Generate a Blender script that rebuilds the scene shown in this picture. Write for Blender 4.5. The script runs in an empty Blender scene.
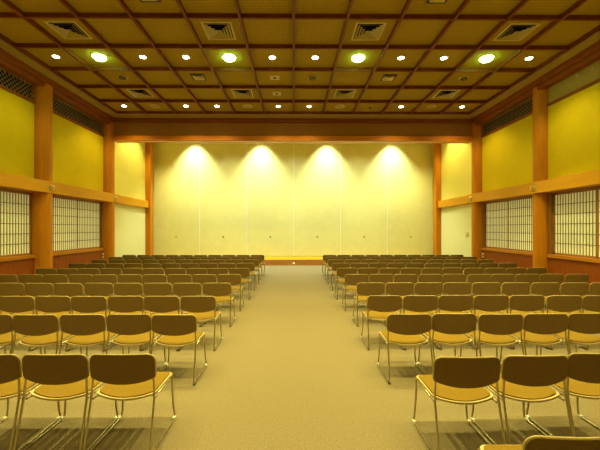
import bpy, bmesh, math, random
from math import sin, cos, pi, radians
from mathutils import Vector, Matrix
random.seed(7)
S = bpy.context.scene
COL = S.collection
# ------------------------------------------------------------------ settings
F = 323.0                     # focal length in pixels of a 600 px wide frame
CAM_Z = 1.765
WX = 7.0                      # half width of the hall
LIGHT = (1.0, 0.84, 0.27)
K = 1.0
# ------------------------------------------------------------------ materials
def mat(name, col, rough=0.6, metal=0.0, spec=0.5, var=None, scale=(8, 8, 8), bump=0.0, bscale=200, detail=4,
        col2=None, emis=None, estr=0.0, sheen=0.0):
    m = bpy.data.materials.new(name); m.use_nodes = True
    nt = m.node_tree; n = nt.nodes; l = nt.links
    b = n['Principled BSDF']
    b.inputs['Base Color'].default_value = (*col, 1)
    b.inputs['Roughness'].default_value = rough
    b.inputs['Metallic'].default_value = metal
    b.inputs['Specular IOR Level'].default_value = spec
    tc = n.new('ShaderNodeTexCoord')
    if col2 is not None:
        mp = n.new('ShaderNodeMapping'); mp.inputs['Scale'].default_value = scale
        nz = n.new('ShaderNodeTexNoise'); nz.inputs['Scale'].default_value = 1.0; nz.inputs['Detail'].default_value = detail
        nz.inputs['Roughness'].default_value = 0.65
        cr = n.new('ShaderNodeValToRGB')
        cr.color_ramp.elements[0].position = 0.32; cr.color_ramp.elements[0].color = (*col, 1)
        cr.color_ramp.elements[1].position = 0.68; cr.color_ramp.elements[1].color = (*col2, 1)
        l.new(tc.outputs['Object'], mp.inputs['Vector']); l.new(mp.outputs['Vector'], nz.inputs['Vector'])
        l.new(nz.outputs['Fac'], cr.inputs['Fac']); l.new(cr.outputs['Color'], b.inputs['Base Color'])
    if bump > 0:
        nb = n.new('ShaderNodeTexNoise'); nb.inputs['Scale'].default_value = bscale; nb.inputs['Detail'].default_value = 2
        bp = n.new('ShaderNodeBump'); bp.inputs['Strength'].default_value = bump; bp.inputs['Distance'].default_value = 0.004
        l.new(tc.outputs['Object'], nb.inputs['Vector']); l.new(nb.outputs['Fac'], bp.inputs['Height'])
        l.new(bp.outputs['Normal'], b.inputs['Normal'])
    if emis:
        b.inputs['Emission Color'].default_value = (*emis, 1); b.inputs['Emission Strength'].default_value = estr
    return m

M = {}
M['carpet'] = mat('carpet', (.125, .094, .049), .95, spec=.1, col2=(.258, .198, .110), scale=(85, 85, 85), bump=.6, bscale=80, detail=6)
M['yellow'] = mat('yellow_plaster', (.66, .485, .009), .9, spec=.10, col2=(.70, .515, .012), scale=(5, 5, 5), bump=.12, bscale=120)
M['pale'] = mat('pale_plaster', (.76, .71, .34), .9, spec=.12, col2=(.78, .73, .37), scale=(6, 6, 6))
M['backwall'] = mat('back_wall_cloth', (.76, .71, .29), .9, spec=.1, col2=(.80, .75, .32), scale=(3, 3, 3), bump=.1)
M['backyellow'] = mat('yellow_wall_base', (.72, .58, .06), .8)
M['joint'] = mat('pale_metal_joint', (.95, .95, .85), .45)
M['ceilpanel'] = None
M['band'] = mat('ceiling_border_board', (.34, .24, .06), .8, col2=(.40, .29, .08), scale=(10, 10, 10))
M['rib'] = mat('stained_ceiling_rib', (.15, .036, .005), .5, spec=.25, col2=(.21, .056, .008), scale=(6, 6, 6))
M['crown'] = mat('dark_crown_wood', (.21, .060, .006), .5, spec=.25, col2=(.30, .090, .010), scale=(3, 3, 20))
M['fascia'] = mat('brown_fascia_cloth', (.32, .155, .025), .9, col2=(.38, .185, .032), scale=(60, 60, 60), bump=.2)
M['column'] = mat('cypress_column', (.50, .17, .006), .5, spec=.15, col2=(.60, .225, .009), scale=(14, 14, 1.2), detail=6)
M['rail'] = mat('cypress_rail', (.60, .275, .008), .5, spec=.15, col2=(.68, .32, .012), scale=(14, 1.0, 14), detail=6)
M['beam'] = mat('orange_beam', (.55, .165, .008), .4, spec=.3, col2=(.65, .21, .012), scale=(1.0, 14, 14), detail=6)
M['sill'] = mat('sill_wood', (.46, .17, .010), .45, spec=.25, col2=(.54, .20, .016), scale=(14, 1, 14))
M['dado'] = mat('reddish_dado_wood', (.25, .056, .005), .45, spec=.25, col2=(.34, .082, .008), scale=(30, 30, 1.2), detail=5)
M['lattice'] = mat('lattice_wood', (.22, .125, .03), .6)
M['stile'] = mat('shoji_stile_wood', (.30, .13, .025), .5, col2=(.38, .17, .035), scale=(20, 20, 2))
M['paper'] = mat('shoji_paper', (.86, .85, .60), .9, spec=.1, col2=(.89, .88, .64), scale=(4, 4, 4), emis=(1, .92, .42), estr=.16)  # faint glow put into the paper in place of light from behind
M['grille'] = mat('grey_brown_grille', (.26, .17, .09), .5)
M['void'] = mat('dark_void', (.004, .003, .002), .9, spec=.05)
M['ventcream'] = mat('cream_vent_metal', (.62, .52, .20), .5)
M['ventring'] = mat('vent_blade_metal', (.42, .33, .12), .5)
M['fitting'] = mat('cream_fitting', (.55, .44, .16), .5)
M['darkfit'] = mat('dark_fitting', (.05, .03, .015), .5)
M['ring'] = mat('light_trim_ring', (.75, .66, .35), .4)
M['lens'] = mat('glowing_lens', (.9, .9, .8), .4, emis=(1, .93, .62), estr=30)
M['biglens'] = mat('glowing_big_lens', (.9, .9, .8), .4, emis=(.40, 1.0, .20), estr=50)
M['chrome'] = mat('worn_chrome', (.50, .44, .30), .30, metal=1.0)
M['glide'] = mat('pale_glide', (.80, .76, .62), .35)
M['backshell'] = mat('brown_back_cloth', (.145, .084, .018), .85, spec=.2, col2=(.20, .122, .029), scale=(110, 110, 110), bump=.4, bscale=300)
M['backpad'] = mat('ochre_back_pad', (.40, .20, .03), .9, col2=(.46, .24, .04), scale=(110, 110, 110))
M['edging'] = mat('beige_edging', (.34, .245, .085), .45)
M['seatpad'] = mat('ochre_seat_cloth', (.170, .098, .010), .9, spec=.12, col2=(.215, .126, .014), scale=(90, 90, 90), bump=.3, bscale=300)
M['seatshell'] = mat('beige_seat_shell', (.46, .35, .15), .4)
M['boss'] = mat('brass_boss', (.66, .42, .12), .3, metal=.7)
M['white'] = mat('white_plastic', (.82, .80, .70), .4)
M['red'] = mat('red_plastic', (.55, .06, .03), .4)
M['ledge'] = mat('ledge_wood', (.42, .17, .03), .4, col2=(.52, .22, .045), scale=(1, 14, 14))

M['stageyellow'] = mat('stage_yellow_plaster', (.74, .62, .14), .9, spec=.12, col2=(.77, .65, .16), scale=(6, 6, 6))
M['backyellow'] = mat('yellow_wall_base', (.85, .74, .03), .8)

def ceil_mat():
    m = bpy.data.materials.new('woven_ceiling_board'); m.use_nodes = True
    nt = m.node_tree; n = nt.nodes; l = nt.links; b = n['Principled BSDF']
    b.inputs['Roughness'].default_value = .9; b.inputs['Specular IOR Level'].default_value = .1
    tc = n.new('ShaderNodeTexCoord')
    mp = n.new('ShaderNodeMapping'); mp.inputs['Rotation'].default_value = (0, 0, radians(45)); mp.inputs['Scale'].default_value = (34, 34, 34)
    ch = n.new('ShaderNodeTexChecker'); ch.inputs['Scale'].default_value = 1
    ch.inputs['Color1'].default_value = (.27, .188, .016, 1); ch.inputs['Color2'].default_value = (.46, .325, .034, 1)
    nz = n.new('ShaderNodeTexNoise'); nz.inputs['Scale'].default_value = 70
    mx = n.new('ShaderNodeMixRGB'); mx.blend_type = 'OVERLAY'; mx.inputs['Fac'].default_value = .25
    l.new(tc.outputs['Object'], mp.inputs['Vector']); l.new(mp.outputs['Vector'], ch.inputs['Vector'])
    l.new(tc.outputs['Object'], nz.inputs['Vector'])
    l.new(ch.outputs['Color'], mx.inputs['Color1']); l.new(nz.outputs['Color'], mx.inputs['Color2'])
    l.new(mx.outputs['Color'], b.inputs['Base Color'])
    return m
M['ceilpanel'] = ceil_mat()

# ------------------------------------------------------------------ mesh helpers
def box(bm, x0, x1, y0, y1, z0, z1):
    vs = [bm.verts.new((x, y, z)) for x in (x0, x1) for y in (y0, y1) for z in (z0, z1)]
    for f in ((0, 1, 3, 2), (4, 6, 7, 5), (0, 4, 5, 1), (2, 3, 7, 6), (0, 2, 6, 4), (1, 5, 7, 3)):
        bm.faces.new([vs[i] for i in f])

def round_path(pts, r, n=5):
    """round the inner corners of a polyline by fillets of radius r"""
    P = [Vector(p) for p in pts]; out = [P[0]]
    for i in range(1, len(P) - 1):
        a, b, c = P[i - 1], P[i], P[i + 1]
        d1 = (a - b); d2 = (c - b)
        t = min(r, d1.length * .45, d2.length * .45)
        p1 = b + d1.normalized() * t; p2 = b + d2.normalized() * t
        for k in range(n + 1):
            s = k / n
            out.append((1 - s) ** 2 * p1 + 2 * s * (1 - s) * b + s * s * p2)
    out.append(P[-1]); return out

def tube(bm, pts, r, seg=8, closed=False):
    P = [Vector(p) for p in pts]; n = len(P); rings = []
    prev = None
    for i, p in enumerate(P):
        if closed: t = (P[(i + 1) % n] - P[i - 1])
        else: t = P[min(i + 1, n - 1)] - P[max(i - 1, 0)]
        t.normalize()
        if prev is None:
            up = Vector((0, 0, 1)) if abs(t.z) < .9 else Vector((1, 0, 0))
            a = t.cross(up).normalized()
        else:
            a = (prev - t * prev.dot(t)).normalized()
        prev = a; b = t.cross(a)
        rings.append([bm.verts.new(p + a * r * cos(2 * pi * k / seg) + b * r * sin(2 * pi * k / seg)) for k in range(seg)])
    m = n if closed else n - 1
    for i in range(m):
        A, B = rings[i], rings[(i + 1) % n]
        for k in range(seg):
            bm.faces.new((A[k], A[(k + 1) % seg], B[(k + 1) % seg], B[k]))
    if not closed:
        bm.faces.new(rings[0][::-1]); bm.faces.new(rings[-1])

def lathe(bm, prof, c=(0, 0, 0), seg=24, axis='z'):
    rings = []
    for r, h in prof:
        ring = []
        for k in range(seg):
            a = 2 * pi * k / seg
            if axis == 'z': v = (c[0] + r * cos(a), c[1] + r * sin(a), c[2] + h)
            else: v = (c[0] + h, c[1] + r * cos(a), c[2] + r * sin(a))
            ring.append(bm.verts.new(v))
        rings.append(ring)
    for i in range(len(rings) - 1):
        for k in range(seg):
            bm.faces.new((rings[i][k], rings[i][(k + 1) % seg], rings[i + 1][(k + 1) % seg], rings[i + 1][k]))
    bm.faces.new(rings[0][::-1]); bm.faces.new(rings[-1])

def obj(name, bm, m, parent=None, loc=(0, 0, 0), smooth=False, bevel=0):
    bmesh.ops.recalc_face_normals(bm, faces=bm.faces[:])
    if smooth:
        for f in bm.faces: f.smooth = True
    me = bpy.data.meshes.new(name); bm.to_mesh(me); bm.free()
    me.materials.append(m)
    o = bpy.data.objects.new(name, me); COL.objects.link(o); o.location = loc
    if parent: o.parent = parent
    if smooth == 'auto' or bevel:
        pass
    if bevel:
        md = o.modifiers.new('bevel', 'BEVEL'); md.width = bevel; md.segments = 2; md.limit_method = 'ANGLE'
    return o

def flat_caps(o, angle=40):
    """sharp edges where faces meet at a steep angle, smooth elsewhere"""
    me = o.data; bm = bmesh.new(); bm.from_mesh(me)
    for e in bm.edges:
        e.smooth = not (len(e.link_faces) == 2 and e.calc_face_angle(0) > radians(angle))
    bm.to_mesh(me); bm.free(); return o

def tag(o, label, cat, group=None):
    o['label'] = label; o['category'] = cat
    if group: o['group'] = group
    return o
def empty(name, loc, label, cat, group=None, rotz=0):
    o = bpy.data.objects.new(name, None); COL.objects.link(o); o.empty_display_size = .1
    o.location = loc; o.rotation_euler = (0, 0, rotz); return tag(o, label, cat, group)
def struct(name, m, *boxes, parent=None, bevel=0):
    bm = bmesh.new()
    for b in boxes: box(bm, *b)
    o = obj(name, bm, m, parent, bevel=bevel)
    if not parent: o['kind'] = 'structure'
    return o
def boxes(name, m, bl, parent=None, bevel=0, loc=(0, 0, 0)):
    bm = bmesh.new()
    for b in bl: box(bm, *b)
    return obj(name, bm, m, parent, loc, bevel=bevel)
def copy_tree(root, loc, rotz=0.0):
    r = root.copy(); COL.objects.link(r); r.location = loc; r.rotation_euler = (0, 0, rotz)
    for ch in root.children:
        c = ch.copy(); COL.objects.link(c); c.parent = r
        for g in ch.children:
            d = g.copy(); COL.objects.link(d); d.parent = c
    return r
ORD = ['', 'first', 'second', 'third', 'fourth', 'fifth', 'sixth', 'seventh', 'eighth', 'ninth', 'tenth', 'eleventh', 'twelfth', 'thirteenth']

# ------------------------------------------------------------------ room shell
YB = 15.9; YF = -4.0; CZ = 5.990; RZ = 5.895; ACZ = 6.62
struct('floor', M['carpet'], (-7.4, 7.4, YF - .2, YB + .2, -.12, 0))
struct('ceiling', M['ceilpanel'], (-7.4, 7.4, YF - .2, 12.2, CZ, CZ + .08))
struct('ceiling', M['pale'], (-7.4, 7.4, 12.5, YB + .2, ACZ, ACZ + .08))
wb = struct('wall_back', M['backwall'], (-7.4, 7.4, YB, YB + .15, .41, ACZ))
for k in range(-2, 3):
    x = k * 2.31
    struct('panel_joint', M['joint'], (x - .011, x + .011, YB - .012, YB, .41, ACZ), parent=wb)
for k in range(6):
    bm = bmesh.new(); lathe(bm, [(.022, 0), (.022, .006), (.034, .010), (.034, 0)], seg=16)
    for v in bm.verts: v.co = Vector((v.co.x, -v.co.z, v.co.y))
    obj('panel_pull', bm, M['darkfit'], wb, ((k - 2.5) * 2.31, YB, 1.36), smooth=True)
struct('baseboard_back', M['backyellow'], (-7.2, 7.2, YB - .02, YB + .15, .28, .39))
struct('trim_1', M['ledge'], (-6.6, 6.6, 15.45, YB - .02, 0, .28))          # low wooden ledge
struct('wall_front', M['yellow'], (-7.4, 7.4, YF - .15, YF, 0, CZ))

RT, RB = 3.07, 2.75            # rail top / bottom
SILL_T, SILL_B = 1.06, .975
for s, side in ((-1, 'left'), (1, 'right')):
    def X(a, b): return (min(s * a, s * b), max(s * a, s * b))
    # upper yellow plaster, wall behind the columns
    w = struct('wall_' + side, M['yellow'],
               (*X(7.0, 7.2), YF, 12.5, RT - .2, 5.19),
                              (*X(7.0, 7.2), YF, 12.5, 5.625, CZ))
    boxes('pale_panel', M['pale'], [(*X(7.0, 7.2), 12.5, YB, .0, RT - .2)], w)
    boxes('stage_plaster', M['stageyellow'], [(*X(7.0, 7.2), 12.5, YB, RT - .2, ACZ)], w)
    boxes('near_lower_plaster', M['yellow'], [(*X(7.0, 7.2), YF, 5.86, .0, RT - .2)], w)
    # recess wall behind the sliding screens
    boxes('recess_back', M['dado'], [(*X(7.2, 7.3), 5.86, 12.5, 0, 3.1)], w)
    # frieze
    near = M['void'] if s < 0 else M['band']
    if s < 0: boxes('frieze_void', M['void'], [(*X(7.10, 7.2), YF, 12.5, 5.19, 5.625)], w)
    else:
        boxes('frieze_void', M['void'], [(*X(7.10, 7.2), 9.01, 12.5, 5.19, 5.625)], w)
        boxes('frieze_board', M['band'], [(*X(7.0, 7.2), YF, 9.01, 5.19, 5.625)], w)

    # dado between the columns
    bm = bmesh.new()
    for (a, b) in ((5.86, 9.01), (9.01, 12.17)):
        y = a
        while y < b - .01:
            y2 = min(y + .16, b)
            box(bm, *X(7.0, 7.06), y + .004, y2, 0, SILL_B)
            y = y2
        box(bm, *X(7.04, 7.2), a, b, 0, SILL_B)
    d = obj('baseboard_' + side, bm, M['dado']); d['kind'] = 'structure'

n_trim = 2
def trim(m, *bl, bevel=0):
    global n_trim
    o = struct('trim_%d' % n_trim, m, *bl, bevel=bevel); n_trim += 1; return o
for s in (-1, 1):
    def X(a, b): return (min(s * a, s * b), max(s * a, s * b))
    tr = trim(M['rail'], (*X(6.735, 7.02), YF, 12.52, RB, RT), bevel=.006)                 # broad rail
    trim(M['rail'], (*X(6.85, 7.0), 12.53, 15.7, RB, RT), bevel=.006)                # its set back run beside the stage
    trim(M['sill'], (*X(6.96, 7.2), 6.0, 12.2, SILL_B, SILL_T), bevel=.004)           # sill
    trim(M['crown'], (*X(6.97, 7.02), YF, 12.3, 5.125, 5.20))                        # strip under the frieze
    trim(M['crown'], (*X(6.71, 7.0), YF, 12.1, 5.745, RZ), (*X(6.80, 7.0), YF, 12.15, 5.625, 5.745), bevel=.006)   # crown
    # round bosses on the rail
    for y in (9.04, 12.26):
        bm = bmesh.new()
        lathe(bm, [(.001, -.035), (.03, -.04), (.045, -.03), (.05, -.02), (.085, -.022), (.10, -.012), (.10, 0)], seg=20, axis='x')
        if s > 0: pass
        else:
            for v in bm.verts: v.co.x *= -1
        b = obj('boss', bm, M['boss'], tr, (s * 6.735, y, 2.905), smooth=True)
        bm = bmesh.new(); box(bm, *( (-.046, -.036) if s > 0 else (.036, .046)), -.035, .035, -.008, .008)
        obj('boss_slot', bm, M['darkfit'], b)
# ceiling border
trim(M['band'], (-6.71, -6.36, YF, 12.1, RZ, CZ))
trim(M['band'], (6.36, 6.71, YF, 12.1, RZ, CZ))
trim(M['band'], (-6.36, 6.36, 11.67, 12.1, RZ, CZ))
trim(M['crown'], (-6.8, 6.8, 12.1, 12.2, 5.755, CZ), bevel=.005)
# fascia and beam in front of the stage
trim(M['fascia'], (-6.99, 6.99, 12.2, 12.5, 5.24, ACZ))
trim(M['beam'], (-6.8, 6.8, 12.12, 12.5, 5.065, 5.245), bevel=.006)
trim(M['joint'], (-5.7, 5.7, 12.2, 12.26, 5.045, 5.065))
# ceiling ribs
P = 1.06
for k in range(-6, 7):
    x = k * P
    trim(M['rib'], (x - .026, x + .026, YF, 11.69, RZ, CZ))
yk = 11.67
while yk > YF:
    trim(M['rib'], (-6.36, 6.36, yk - .024, yk + .024, RZ + .002, CZ))
    yk -= P

# ------------------------------------------------------------------ sliding screens (windows)
wn = 1
for s in (-1, 1):
    for (a, b, nm) in ((6.10, 8.81, 'n'), (9.23, 11.95, 'f')):
        w = bpy.data.objects.new('window_%d' % wn, None); COL.objects.link(w); wn += 1
        w['kind'] = 'structure'; w.location = (s * 7.05, (a + b) / 2, SILL_T); w.empty_display_size = .1
        L = b - a; H = RB - SILL_T + .05
        def X(p, q): return (min(s * p, s * q), max(s * p, s * q))
        # head board and jambs
        boxes('window_frame', M['stile'], [(*X(-.05, .14), -L / 2, L / 2, H - .08, H), (*X(-.05, .14), -L / 2, -L / 2 + .03, 0, H - .08),
              (*X(-.05, .14), L / 2 - .03, L / 2, 0, H - .08)], w)
        for q, (p0, p1, off) in enumerate(((-L / 2 + .03, .02, .0), (-.02, L / 2 - .03, .05))):
            h = H - .08; st = .035
            sc = boxes('sliding_screen', M['stile'], [(*X(off, off + .035), p0, p0 + st, .0, h), (*X(off, off + .035), p1 - st, p1, .0, h),
                 (*X(off, off + .035), p0, p1, 0, .05), (*X(off, off + .035), p0, p1, h - .05, h)], w)
            lat = []
            n = 15
            for i in range(1, n):
                y = p0 + st + (p1 - p0 - 2 * st) * i / n
                lat.append((*X(off + .014, off + .022), y - .0095, y + .0095, .05, h - .05))
            for i in range(1, 6):
                z = .05 + (h - .1) * i / 6
                lat.append((*X(off + .012, off + .023), p0 + st, p1 - st, z - .007, z + .007))
            boxes('lattice', M['lattice'], lat, sc)
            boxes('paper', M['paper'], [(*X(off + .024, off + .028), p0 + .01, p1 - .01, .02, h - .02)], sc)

# ------------------------------------------------------------------ columns
def column(x, y, label, top=5.74, rad=.25):
    bm = bmesh.new()
    lathe(bm, [(rad, 0), (rad, top)], seg=40)
    o = obj('round_column', bm, M['column'], None, (x, y, 0), smooth=True); flat_caps(o)
    tag(o, label, 'column', 'round wooden columns')
column(-7.0, 9.01, 'round wooden column in left wall between the two screened bays')
column(-7.0, 12.17, 'round wooden column in left wall under the end of the dark beam')
column(7.0, 9.06, 'round wooden column in right wall between the two screened bays', rad=.215)
column(7.0, 12.19, 'round wooden column in right wall under the end of the dark beam', rad=.235)
for s, nm in ((-1, 'left'), (1, 'right')):
    bm = bmesh.new()
    box(bm, *((-7.12, -6.76) if s < 0 else (6.76, 7.12)), 15.28, 15.62, 0, ACZ)
    o = obj('square_post', bm, M['column'], bevel=.01)
    tag(o, 'square wooden corner post at %s end of the pale back wall' % nm, 'column', 'square corner posts')
# ------------------------------------------------------------------ lattice grilles of the frieze
def grille(s, y0, y1, label):
    bm = bmesh.new(); z0, z1 = 5.20, 5.625; h = z1 - z0; st = .118
    xx = (6.99, 7.0) if s > 0 else (-7.0, -6.99)
    xx = (s * 6.985 - .006, s * 6.985 + .006)
    y = y0 - h
    def seg(ya, za, yb, zb):
        # clip to y0..y1
        if ya > yb: ya, za, yb, zb = yb, zb, ya, za
        if yb <= y0 or ya >= y1: return
        if ya < y0: za += (zb - za) * (y0 - ya) / (yb - ya); ya = y0
        if yb > y1: zb = za + (zb - za) * (y1 - ya) / (yb - ya); yb = y1
        if yb - ya < .02: return
        d = Vector((0, yb - ya, zb - za)).normalized(); nrm = Vector((0, -d.z, d.y)) * .007
        vs = []
        for x in xx:
            for (p, q) in (((ya, za), -1), ((ya, za), 1), ((yb, zb), 1), ((yb, zb), -1)):
                vs.append(bm.verts.new((x, p[0] + nrm.y * q, p[1] + nrm.z * q)))
        for f in ((0, 1, 2, 3), (7, 6, 5, 4), (0, 4, 5, 1), (1, 5, 6, 2), (2, 6, 7, 3), (3, 7, 4, 0)):
            bm.faces.new([vs[i] for i in f])
    while y < y1:
        seg(y, z0, y + h, z1); seg(y, z1, y + h, z0); y += st
    o = obj('lattice_grille', bm, M['grille'])
    tag(o, label, 'grille', 'diamond lattice grilles')
grille(-1, 5.0, 8.76, 'dark diamond lattice grille high on left wall, nearer bay')
grille(-1, 9.26, 11.92, 'dark diamond lattice grille high on left wall, farther bay')
grille(1, 9.26, 11.92, 'dark diamond lattice grille high on right wall beside the beam')

# ------------------------------------------------------------------ small wall fittings
o = boxes('wall_switch', M['fitting'], [(6.985, 7.0, -.10, .10, -.09, .09)], None, .004, (0, 12.98, 1.53))
boxes('switch_rocker', M['ring'], [(6.975, 6.986, -.03, .03, -.04, .04)], o)
tag(o, 'small square yellowish switch plate on pale wall right of the stage', 'switch')
for s, nm in ((-1, 'left'), (1, 'right')):
    e = boxes('wall_marker', M['white'], [(min(s * 6.955, s * 7.0), max(s * 6.955, s * 7.0), -.03, .03, 0, .17)], None, .003, (0, 11.85, .70))
    tag(e, 'tiny white and red upright marker below the %s screens beside the column' % nm, 'marker', 'wall markers')
    boxes('red_band', M['red'], [(min(s * 6.95, s * 7.0), max(s * 6.95, s * 7.0), -.032, .032, .06, .10)], e)
bm = bmesh.new(); lathe(bm, [(.001, -.03), (.03, -.028), (.05, -.012), (.055, 0)], seg=20)
for v in bm.verts: v.co = Vector((v.co.x, v.co.z, v.co.y))
o = obj('round_socket', bm, M['white'], None, (0, 15.45, .09), smooth=True)
tag(o, 'small round white socket centred on front of the low wooden ledge', 'socket')
for y, z, nm in ((7.49, 5.53, 'nearer'), (7.89, 5.56, 'farther')):
    bm = bmesh.new(); tube(bm, round_path([(7.0, 0, .0), (6.97, 0, 0), (6.97, 0, -.06), (6.95, 0, -.075), (6.94, 0, -.05)], .02, 3), .006, 6)
    o = obj('wall_hook', bm, M['white'], None, (0, y, z), smooth=True)
    tag(o, 'tiny white hook on beige frieze board at upper right, %s of the pair' % nm, 'hook', 'frieze hooks')

# ------------------------------------------------------------------ ceiling fittings
def cx(k): return (k + .5) * P               # centre of a coffer, k = -6..5
def cy(j): return 11.67 - (j + .5) * P       # j = 0 the row nearest the beam
def light_master(big, loc, label, group):
    r = .15 if big else .07
    e = empty('ceiling_light', loc, label, 'ceiling light', group)
    bm = bmesh.new()
    ro = r + .03
    lathe(bm, [(r, 0.0), (r, -.012), (ro - .006, -.012), (ro, -.004), (ro, 0)], seg=32)
    obj('trim_ring', bm, M['ring'], e)
    bm = bmesh.new(); dep = .07 if big else .016
    lathe(bm, [(r, -.011), (r * .97, -.012 - dep * .3), (r * .8, -.012 - dep * .7), (r * .5, -.012 - dep * .93), (.003, -.012 - dep)], seg=32)
    obj('lens', bm, M['biglens'] if big else M['lens'], e, smooth=True)
    return e
def spot(loc, power, size, blend, color=LIGHT, rad=.05, rot=(0, 0, 0)):
    ld = bpy.data.lights.new('lamp', 'SPOT'); ld.energy = power * K; ld.spot_size = radians(size); ld.spot_blend = blend
    ld.color = color; ld.shadow_soft_size = rad
    o = bpy.data.objects.new('lamp', ld); COL.objects.link(o); o.location = loc; o.rotation_euler = rot
    return o
masters = {}
SMALL_P, BIG_P = 72, 310
def add_light(k, j, big, label):
    loc = (cx(k), cy(j), CZ)
    g = 'large round downlights' if big else 'small round downlights'
    if big not in masters: masters[big] = e = light_master(big, loc, label, g)
    else: e = copy_tree(masters[big], loc); tag(e, label, 'ceiling light', g)
    dz = .09 if big else .045
    l = spot((0, 0, -dz), BIG_P if big else (SMALL_P if j < 11 else 34), 84 if big else (126 if j == 0 else 114), .5 if big else .65, (1.0, .90, .32) if big else LIGHT, .05 if big else .022)
    l.name = 'lamp'; l.parent = e
# row 3 = visible full row
nb = ns = 0
bigs = ['leftmost', 'second from left', 'second from right', 'rightmost']
for k in range(-6, 6):
    big = (k + 6) % 3 == 1
    if big:
        lab = 'large bright round downlight in front ceiling row, %s of the four' % bigs[nb]; nb += 1
    else:
        ns += 1; lab = 'small round downlight in the row with the four big lights, %s small one from left' % ORD[ns]
    add_light(k, 3, big, lab)
for i, k in enumerate((-6, -4, -3, -1, 0, 3, 5)):
    add_light(k, 0, False, 'small round downlight in the row along the brown beam, %s lit one from left' % ORD[i + 1])
for j, w in ((6, 'overhead above the nearest chairs'), (8, 'just above the camera')):
    nb = ns = 0
    for k in range(-6, 6):
        big = (k + 6) % 3 == 1
        if big: lab = 'large round downlight in the row %s, %s of four' % (w, bigs[nb]); nb += 1
        else: ns += 1; lab = 'small round downlight in the row %s, %s small one from left' % (w, ORD[ns])
        add_light(k, j, big, lab)

for i, k in enumerate((-6, -4, -3, -1, 0, 3, 5)):
    add_light(k, 11, False, 'small round downlight in the row behind the camera, %s from left' % ORD[i + 1])

def square_ring(bm, a0, z0, a1, z1):
    """a pyramid-frustum band: square half-size a0 at z0 to a1 at z1"""
    q = [(-1, -1), (1, -1), (1, 1), (-1, 1)]
    A = [bm.verts.new((a0 * x, a0 * y, z0)) for x, y in q]; B = [bm.verts.new((a1 * x, a1 * y, z1)) for x, y in q]
    for i in range(4): bm.faces.new((A[i], A[(i + 1) % 4], B[(i + 1) % 4], B[i]))
def vent(loc, label, group, small=False):
    e = empty('ceiling_vent', loc, label, 'ceiling vent', group)
    R = .31 if not small else .19
    bm = bmesh.new()
    square_ring(bm, R, 0, R, -.018); square_ring(bm, R, -.018, R - .03, -.026); square_ring(bm, R - .03, -.026, R - .05, .0)
    obj('vent_frame', bm, M['ventcream'] if not small else M['darkfit'], e)
    bm = bmesh.new(); box(bm, -R + .04, R - .04, -R + .04, R - .04, -.004, .0)
    obj('vent_throat', bm, M['void'] if not small else M['ventcream'], e)
    for i in range(4 if not small else 2):
        a = (R - .055) * (1 - i * (.235 if not small else .4))
        bm = bmesh.new()
        square_ring(bm, a, -.030 - .004 * i, a - .05, -.006); square_ring(bm, a - .004, -.030 - .004 * i, a - .052, -.004)
        if i == (3 if not small else 1):
            box(bm, -a + .045, a - .045, -a + .045, a - .045, -.010, -.004)
        obj('vent_blade', bm, M['ventring'] if not small else M['ventcream'], e)
    return e
def vents(spec, gr, small=False):
    m = None
    for k, j, lab in spec:
        loc = (cx(k), cy(j), CZ)
        if m is None: m = vent(loc, lab, gr, small)
        else: v = copy_tree(m, loc); tag(v, lab, 'ceiling vent', gr)
q4 = ['leftmost', 'second from left', 'second from right', 'rightmost']
vents([(k, 4, 'square air vent with dark louvres, front row of vents, %s of four' % q4[i]) for i, k in enumerate((-5, -2, 1, 4))] +
      [(k, 1, 'square air vent with dark louvres, far row near the beam, %s of four' % q4[i]) for i, k in enumerate((-5, -2, 1, 4))], 'square louvred ceiling vents')
vents([(-3, 2, 'small square framed ceiling vent left of centre beyond the big lights'),
       (2, 2, 'small square framed ceiling vent right of centre beyond the big lights'),
       (-3, 5, 'small square framed vent cut by top edge, left of centre'),
       (2, 5, 'small square framed vent cut by top edge, right of centre')], 'small framed vents', True)
def disc(name, k, j, prof, m, label, cat, group=None, sub=None):
    bm = bmesh.new(); lathe(bm, prof, seg=24)
    o = obj(name, bm, m, None, (cx(k), cy(j), CZ), smooth=True); flat_caps(o); tag(o, label, cat, group)
    if sub:
        bm = bmesh.new(); lathe(bm, sub[0], seg=24); flat_caps(obj(sub[2], bm, sub[1], o, smooth=True))
    return o
for i, (k, lab) in enumerate(((-5, 'dark round ceiling fitting beyond the leftmost big light'), (0, 'dark round ceiling fitting just right of the ceiling centre line'),
                (4, 'dark round ceiling fitting beyond the rightmost big light'))):
    disc('ceiling_fitting', k, 2, [(.13, .006), (.13, -.02), (.10, -.03)], M['fitting'], lab, 'ceiling fitting', 'dark round ceiling fittings',
         ([(.105, -.029), (.10, -.045), (.06, -.052), (.004, -.053)], M['darkfit'], 'dark_cap'))
for i, k in enumerate((-5, -2, 1, 4)):
    disc('ceiling_speaker', k, 0, [(.17, 0), (.17, -.015), (.14, -.03), (.10, -.024), (.004, -.020)], M['fitting'],
         'round flush ceiling speaker in the row along the beam, %s of four' % q4[i], 'speaker', 'round ceiling speakers',
         ([(.10, -.023), (.095, -.032), (.004, -.034)], M['ventring'], 'speaker_grille'))
disc('ceiling_sensor', 2, 0, [(.10, 0), (.10, -.02), (.07, -.04)], M['ventring'], 'small round ceiling sensor in the beam row, right of centre', 'sensor', None,
     ([(.06, -.039), (.05, -.055), (.004, -.057)], M['darkfit'], 'sensor_eye'))
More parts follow.
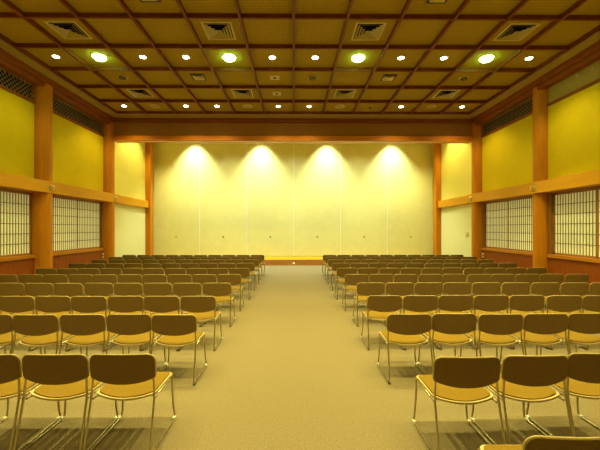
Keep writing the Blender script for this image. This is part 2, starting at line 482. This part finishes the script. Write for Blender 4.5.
for j, lab in ((2, 'small square ceiling plate with dark eye, nearer of two beside the centre rib'), (1, 'small square ceiling plate with dark eye, farther of two beside the centre rib')):
    o = boxes('ceiling_plate', M['fitting'], [(-.13, .13, -.13, .13, -.018, 0)], None, .004, (cx(-1), cy(j), CZ))
    tag(o, lab, 'ceiling plate', 'square ceiling plates')
    bm = bmesh.new(); lathe(bm, [(.05, -.018), (.045, -.03), (.003, -.032)], seg=16); obj('plate_eye', bm, M['darkfit'], o)

# ------------------------------------------------------------------ stage lamps (above the beam, behind the fascia)
for i, x in enumerate((-4.83, -1.60, 1.62, 4.80)):
    e = empty('wall_washer', (x, 15.30, ACZ), 'recessed washer above the stage lighting the back wall, %s of four' % q4[i], 'ceiling light', 'wall washers')
    bm = bmesh.new(); lathe(bm, [(.06, 0), (.06, -.03), (.09, -.03), (.09, 0)], seg=20); obj('trim_ring', bm, M['ring'], e)
    bm = bmesh.new(); lathe(bm, [(.055, -.005), (.05, -.012), (.003, -.014)], seg=20); obj('lens', bm, M['lens'], e)
    l = spot((0, 0, -.06), 1550, 84, 1.0, (.88, 1.0, .72), .05); l.parent = e
for i, x in enumerate((-6.25, -3.1, 0, 3.1, 6.25)):
    e = empty('stage_downlight', (x, 13.9, ACZ), 'recessed downlight over the stage area, %s from left' % ORD[i + 1], 'ceiling light', 'stage downlights')
    bm = bmesh.new(); lathe(bm, [(.06, 0), (.06, -.03), (.09, -.03), (.09, 0)], seg=20); obj('trim_ring', bm, M['ring'], e)
    bm = bmesh.new(); lathe(bm, [(.055, -.005), (.05, -.012), (.003, -.014)], seg=20); obj('lens', bm, M['lens'], e)
    l = spot((0, 0, -.06), 390 if abs(x) > 6 else 620, 104 if abs(x) > 6 else 124, .6 if abs(x) > 6 else 1.0, (1, .93, .36) if abs(x) > 6 else (.86, .97, .72), .05); l.parent = e

# ------------------------------------------------------------------ the stacking chair
def back_top(x, w):
    r = .055; a = abs(x); t = .778 - .006 * (a / w) ** 2
    if a > w - r: t -= r - math.sqrt(max(0, r * r - (a - (w - r)) ** 2))
    return t
def back_bot(x, w):
    a = abs(x); b = .541 + .046 * (a / w) ** 2.2
    r = .016
    if a > w - r: b += r - math.sqrt(max(0, r * r - (a - (w - r)) ** 2))
    return b
def back_y(x, z, w):    # centre pushed to the rear, top leaning to the rear
    return -.262 + .030 * (x / w) ** 2 - .02 * (z - .54) / .24
W = .2545
def xs(n, w):
    return [w * sin(pi / 2 * (2 * i / n - 1)) for i in range(n + 1)]
def backrest_mesh(w, dy0, dy1, inset=0.0):
    bm = bmesh.new(); nx, nz = 26, 6; G = []
    for side in (dy0, dy1):
        g = []
        for x in xs(nx, w - inset):
            t = back_top(x * w / (w - inset) if inset else x, w) - inset; b = back_bot(x * w / (w - inset) if inset else x, w) + inset
            g.append([bm.verts.new((x, back_y(x, b + (t - b) * j / nz, w) + side, b + (t - b) * j / nz)) for j in range(nz + 1)])
        G.append(g)
    for g, flip in ((G[0], 0), (G[1], 1)):
        for i in range(nx):
            for j in range(nz):
                f = (g[i][j], g[i + 1][j], g[i + 1][j + 1], g[i][j + 1]); bm.faces.new(f[::-1] if flip else f)
    A, B = G
    for i in range(nx):
        for j in (0, nz): bm.faces.new((A[i][j], A[i + 1][j], B[i + 1][j], B[i][j]))
    for j in range(nz):
        for i in (0, nx): bm.faces.new((A[i][j], A[i][j + 1], B[i][j + 1], B[i][j]))
    return bm
def seat_pt(u, v, grow=0.0):
    """u -1..1 across, v 0 rear .. 1 front"""
    w = .244 + grow
    x = u * w
    yr = -.205 - .045 * (1 - u * u) - grow; yf = .185 + grow
    # rounded front corners
    r = .05; a = abs(x)
    if a > w - r: yf -= r - math.sqrt(max(0, r * r - (a - (w - r)) ** 2))
    if a > w - .03: yr += .03 - math.sqrt(max(0, .03 ** 2 - (a - (w - .03)) ** 2))
    y = yr + (yf - yr) * v
    z = .446 - .030 * (1 - u * u) * (1 - v) ** .7 - .010 * max(0, v - .85) / .15
    return x, y, z
def seat_mesh(grow, z0, z1, n=18, m=10):
    bm = bmesh.new(); G = []
    for z in (z0, z1):
        g = []
        for i in range(n + 1):
            u = sin(pi / 2 * (2 * i / n - 1))
            g.append([bm.verts.new((p[0], p[1], p[2] + z)) for p in (seat_pt(u, j / m, grow) for j in range(m + 1))])
        G.append(g)
    for g in G:
        for i in range(n):
            for j in range(m): bm.faces.new((g[i][j], g[i + 1][j], g[i + 1][j + 1], g[i][j + 1]))
    A, B = G
    for i in range(n):
        for j in (0, m): bm.faces.new((A[i][j], A[i + 1][j], B[i + 1][j], B[i][j]))
    for j in range(m):
        for i in (0, n): bm.faces.new((A[i][j], A[i][j + 1], B[i][j + 1], B[i][j]))
    return bm
def make_chair():
    e = bpy.data.objects.new('stacking_chair', None); COL.objects.link(e); e.empty_display_size = .1
    b = flat_caps(obj('backrest', backrest_mesh(W, -.012, .008), M['backshell'], e, smooth=True))
    # beige edging round the outline
    pts = []
    X = xs(26, W)
    for x in X: pts.append((x, x, back_top(x, W)))
    for x in X[::-1]: pts.append((x, x, back_bot(x, W)))
    ring = []
    for x, _, z in pts:
        p = Vector((x, back_y(x, z, W) - .002, z))
        if not ring or (p - ring[-1]).length > .004: ring.append(p)
    bm = bmesh.new(); tube(bm, ring, .0068, 6, closed=True)
    o = obj('backrest_edging', bm, M['edging'], b, smooth=True); o['label'] = 'beige edging'
    o = flat_caps(obj('back_pad', backrest_mesh(W, .008, .022, .012), M['backpad'], b, smooth=True)); o['label'] = 'ochre front pad'
    s = flat_caps(obj('seat', seat_mesh(0, -.016, 0.0), M['seatshell'], e, smooth=True)); s['label'] = 'beige seat shell'
    o = flat_caps(obj('seat_pad', seat_mesh(-.015, -.003, .009), M['seatpad'], s, smooth=True)); o['label'] = 'ochre cloth seat pad'
    for sgn in (-1, 1):
        bm = bmesh.new()
        path = [(.236, -.243, .640), (.240, -.240, .56), (.248, -.246, .44), (.253, -.345, .011), (.249, .203, .011), (.236, .197, .09), (.226, .190, .30), (.226, .192, .414), (.236, .10, .418), (.240, -.236, .412)]
        P_ = round_path(path, .035, 5)
        tube(bm, [(sgn * p.x, p.y, p.z) for p in P_], .0088, 8)
        sf = obj('side_frame', bm, M['chrome'], e, smooth=True)
        for gx, gy in ((.249, .180), (.252, -.315)):
            bm = bmesh.new(); box(bm, sgn * gx - .0115, sgn * gx + .0115, gy - .02, gy + .02, .0, .027 if gy > 0 else .02)
            obj('glide', bm, M['glide'] if gy > 0 else M['darkfit'], sf, bevel=.003)
    bm = bmesh.new(); tube(bm, [(-.24, .04, .412), (.24, .04, .412)], .008, 6)
    bm2 = bm; tube(bm2, [(-.24, -.17, .404), (.24, -.17, .404)], .008, 6)
    obj('cross_bars', bm, M['chrome'], e, smooth=True)
    return e
DEP = [2.556, 3.73, 4.75, 5.87, 6.97, 8.07, 9.22, 10.28, 11.25, 12.1]
VIS = {('left', 0): 3, ('left', 1): 5, ('left', 2): 7, ('left', 3): 9, ('right', 0): 3, ('right', 1): 5, ('right', 2): 7, ('right', 3): 9}
INNER = {'left': [1.098, 1.118, 1.145, 1.14, 1.14, 1.105, 1.115, 1.11, 1.12, 1.10], 'right': [1.071, 1.082, 1.085, 1.15, 1.105, 1.08, 1.09, 1.09, 1.10, 1.09]}
rows = ['nearest', 'second nearest', 'third nearest', 'fourth nearest', 'fifth nearest', 'fifth', 'fourth farthest', 'third farthest', 'second farthest', 'farthest']
rows_r = ['second nearest', 'third nearest', 'fourth nearest', 'fifth nearest', 'sixth nearest', 'fifth', 'fourth farthest', 'third farthest', 'second farthest', 'farthest']
rows[5] = 'fifth farthest'; rows_r[5] = 'fifth farthest'
proto = make_chair(); first = True
def place(x, d, rz, label, group):
    global first
    loc = (x, d + .262, 0)
    if first: o = proto; o.location = loc; o.rotation_euler = (0, 0, rz); first = False
    else: o = copy_tree(proto, loc, rz)
    tag(o, label, 'chair', group)
for side, sg in (('left', -1), ('right', 1)):
    for r in range(10):
        n = VIS.get((side, r), 10)
        for i in range(n):
            x = INNER[side][r] + .257 + (.5365 if (side == 'left' and r == 3) else .5318) * i + random.uniform(-.001, .001); d = DEP[r] + random.uniform(-.02, .02) * (r > 0)
            rz = random.uniform(-.004, .004)
            if side == 'right' and r == 0:
                x, d, rz = [(1.341, 2.48, 0), (1.888, 2.505, .01), (2.430, 2.55, .012)][i]
            rn = rows[r] if side == 'left' else rows_r[r]
            seat = 'chair on the aisle end' if i == 0 else ('chair at the wall end' if i == 9 else ORD[i + 1] + ' chair from aisle')
            place(sg * x, d, rz, 'brown-backed chrome stacking chair, %s block, %s row, %s' % (side, rn, seat), 'brown stacking chairs, %s block' % side)
place(1.365, 1.53, -.01, 'brown-backed stacking chair cut off by bottom right edge, alone in the nearest right row', 'brown stacking chairs, right block')

# ------------------------------------------------------------------ world, camera, colour
w = bpy.data.worlds.new('world'); S.world = w; w.use_nodes = True
w.node_tree.nodes['Background'].inputs[0].default_value = (.02, .016, .006, 1); w.node_tree.nodes['Background'].inputs[1].default_value = .2
cd = bpy.data.cameras.new('camera'); cam = bpy.data.objects.new('camera', cd); COL.objects.link(cam)
cam.location = (0, 0, CAM_Z); cam.rotation_euler = (radians(90), 0, radians(-.4))
cd.sensor_fit = 'HORIZONTAL'; cd.sensor_width = 36; cd.lens = F / 600 * 36
cd.shift_x = 4.0 / 600; cd.shift_y = 3.6 / 600
cd.clip_start = .05
S.camera = cam
S.view_settings.view_transform = 'Standard'; S.view_settings.look = 'None'
S.view_settings.exposure = 0; S.view_settings.gamma = 1; S.view_settings.use_curve_mapping = False
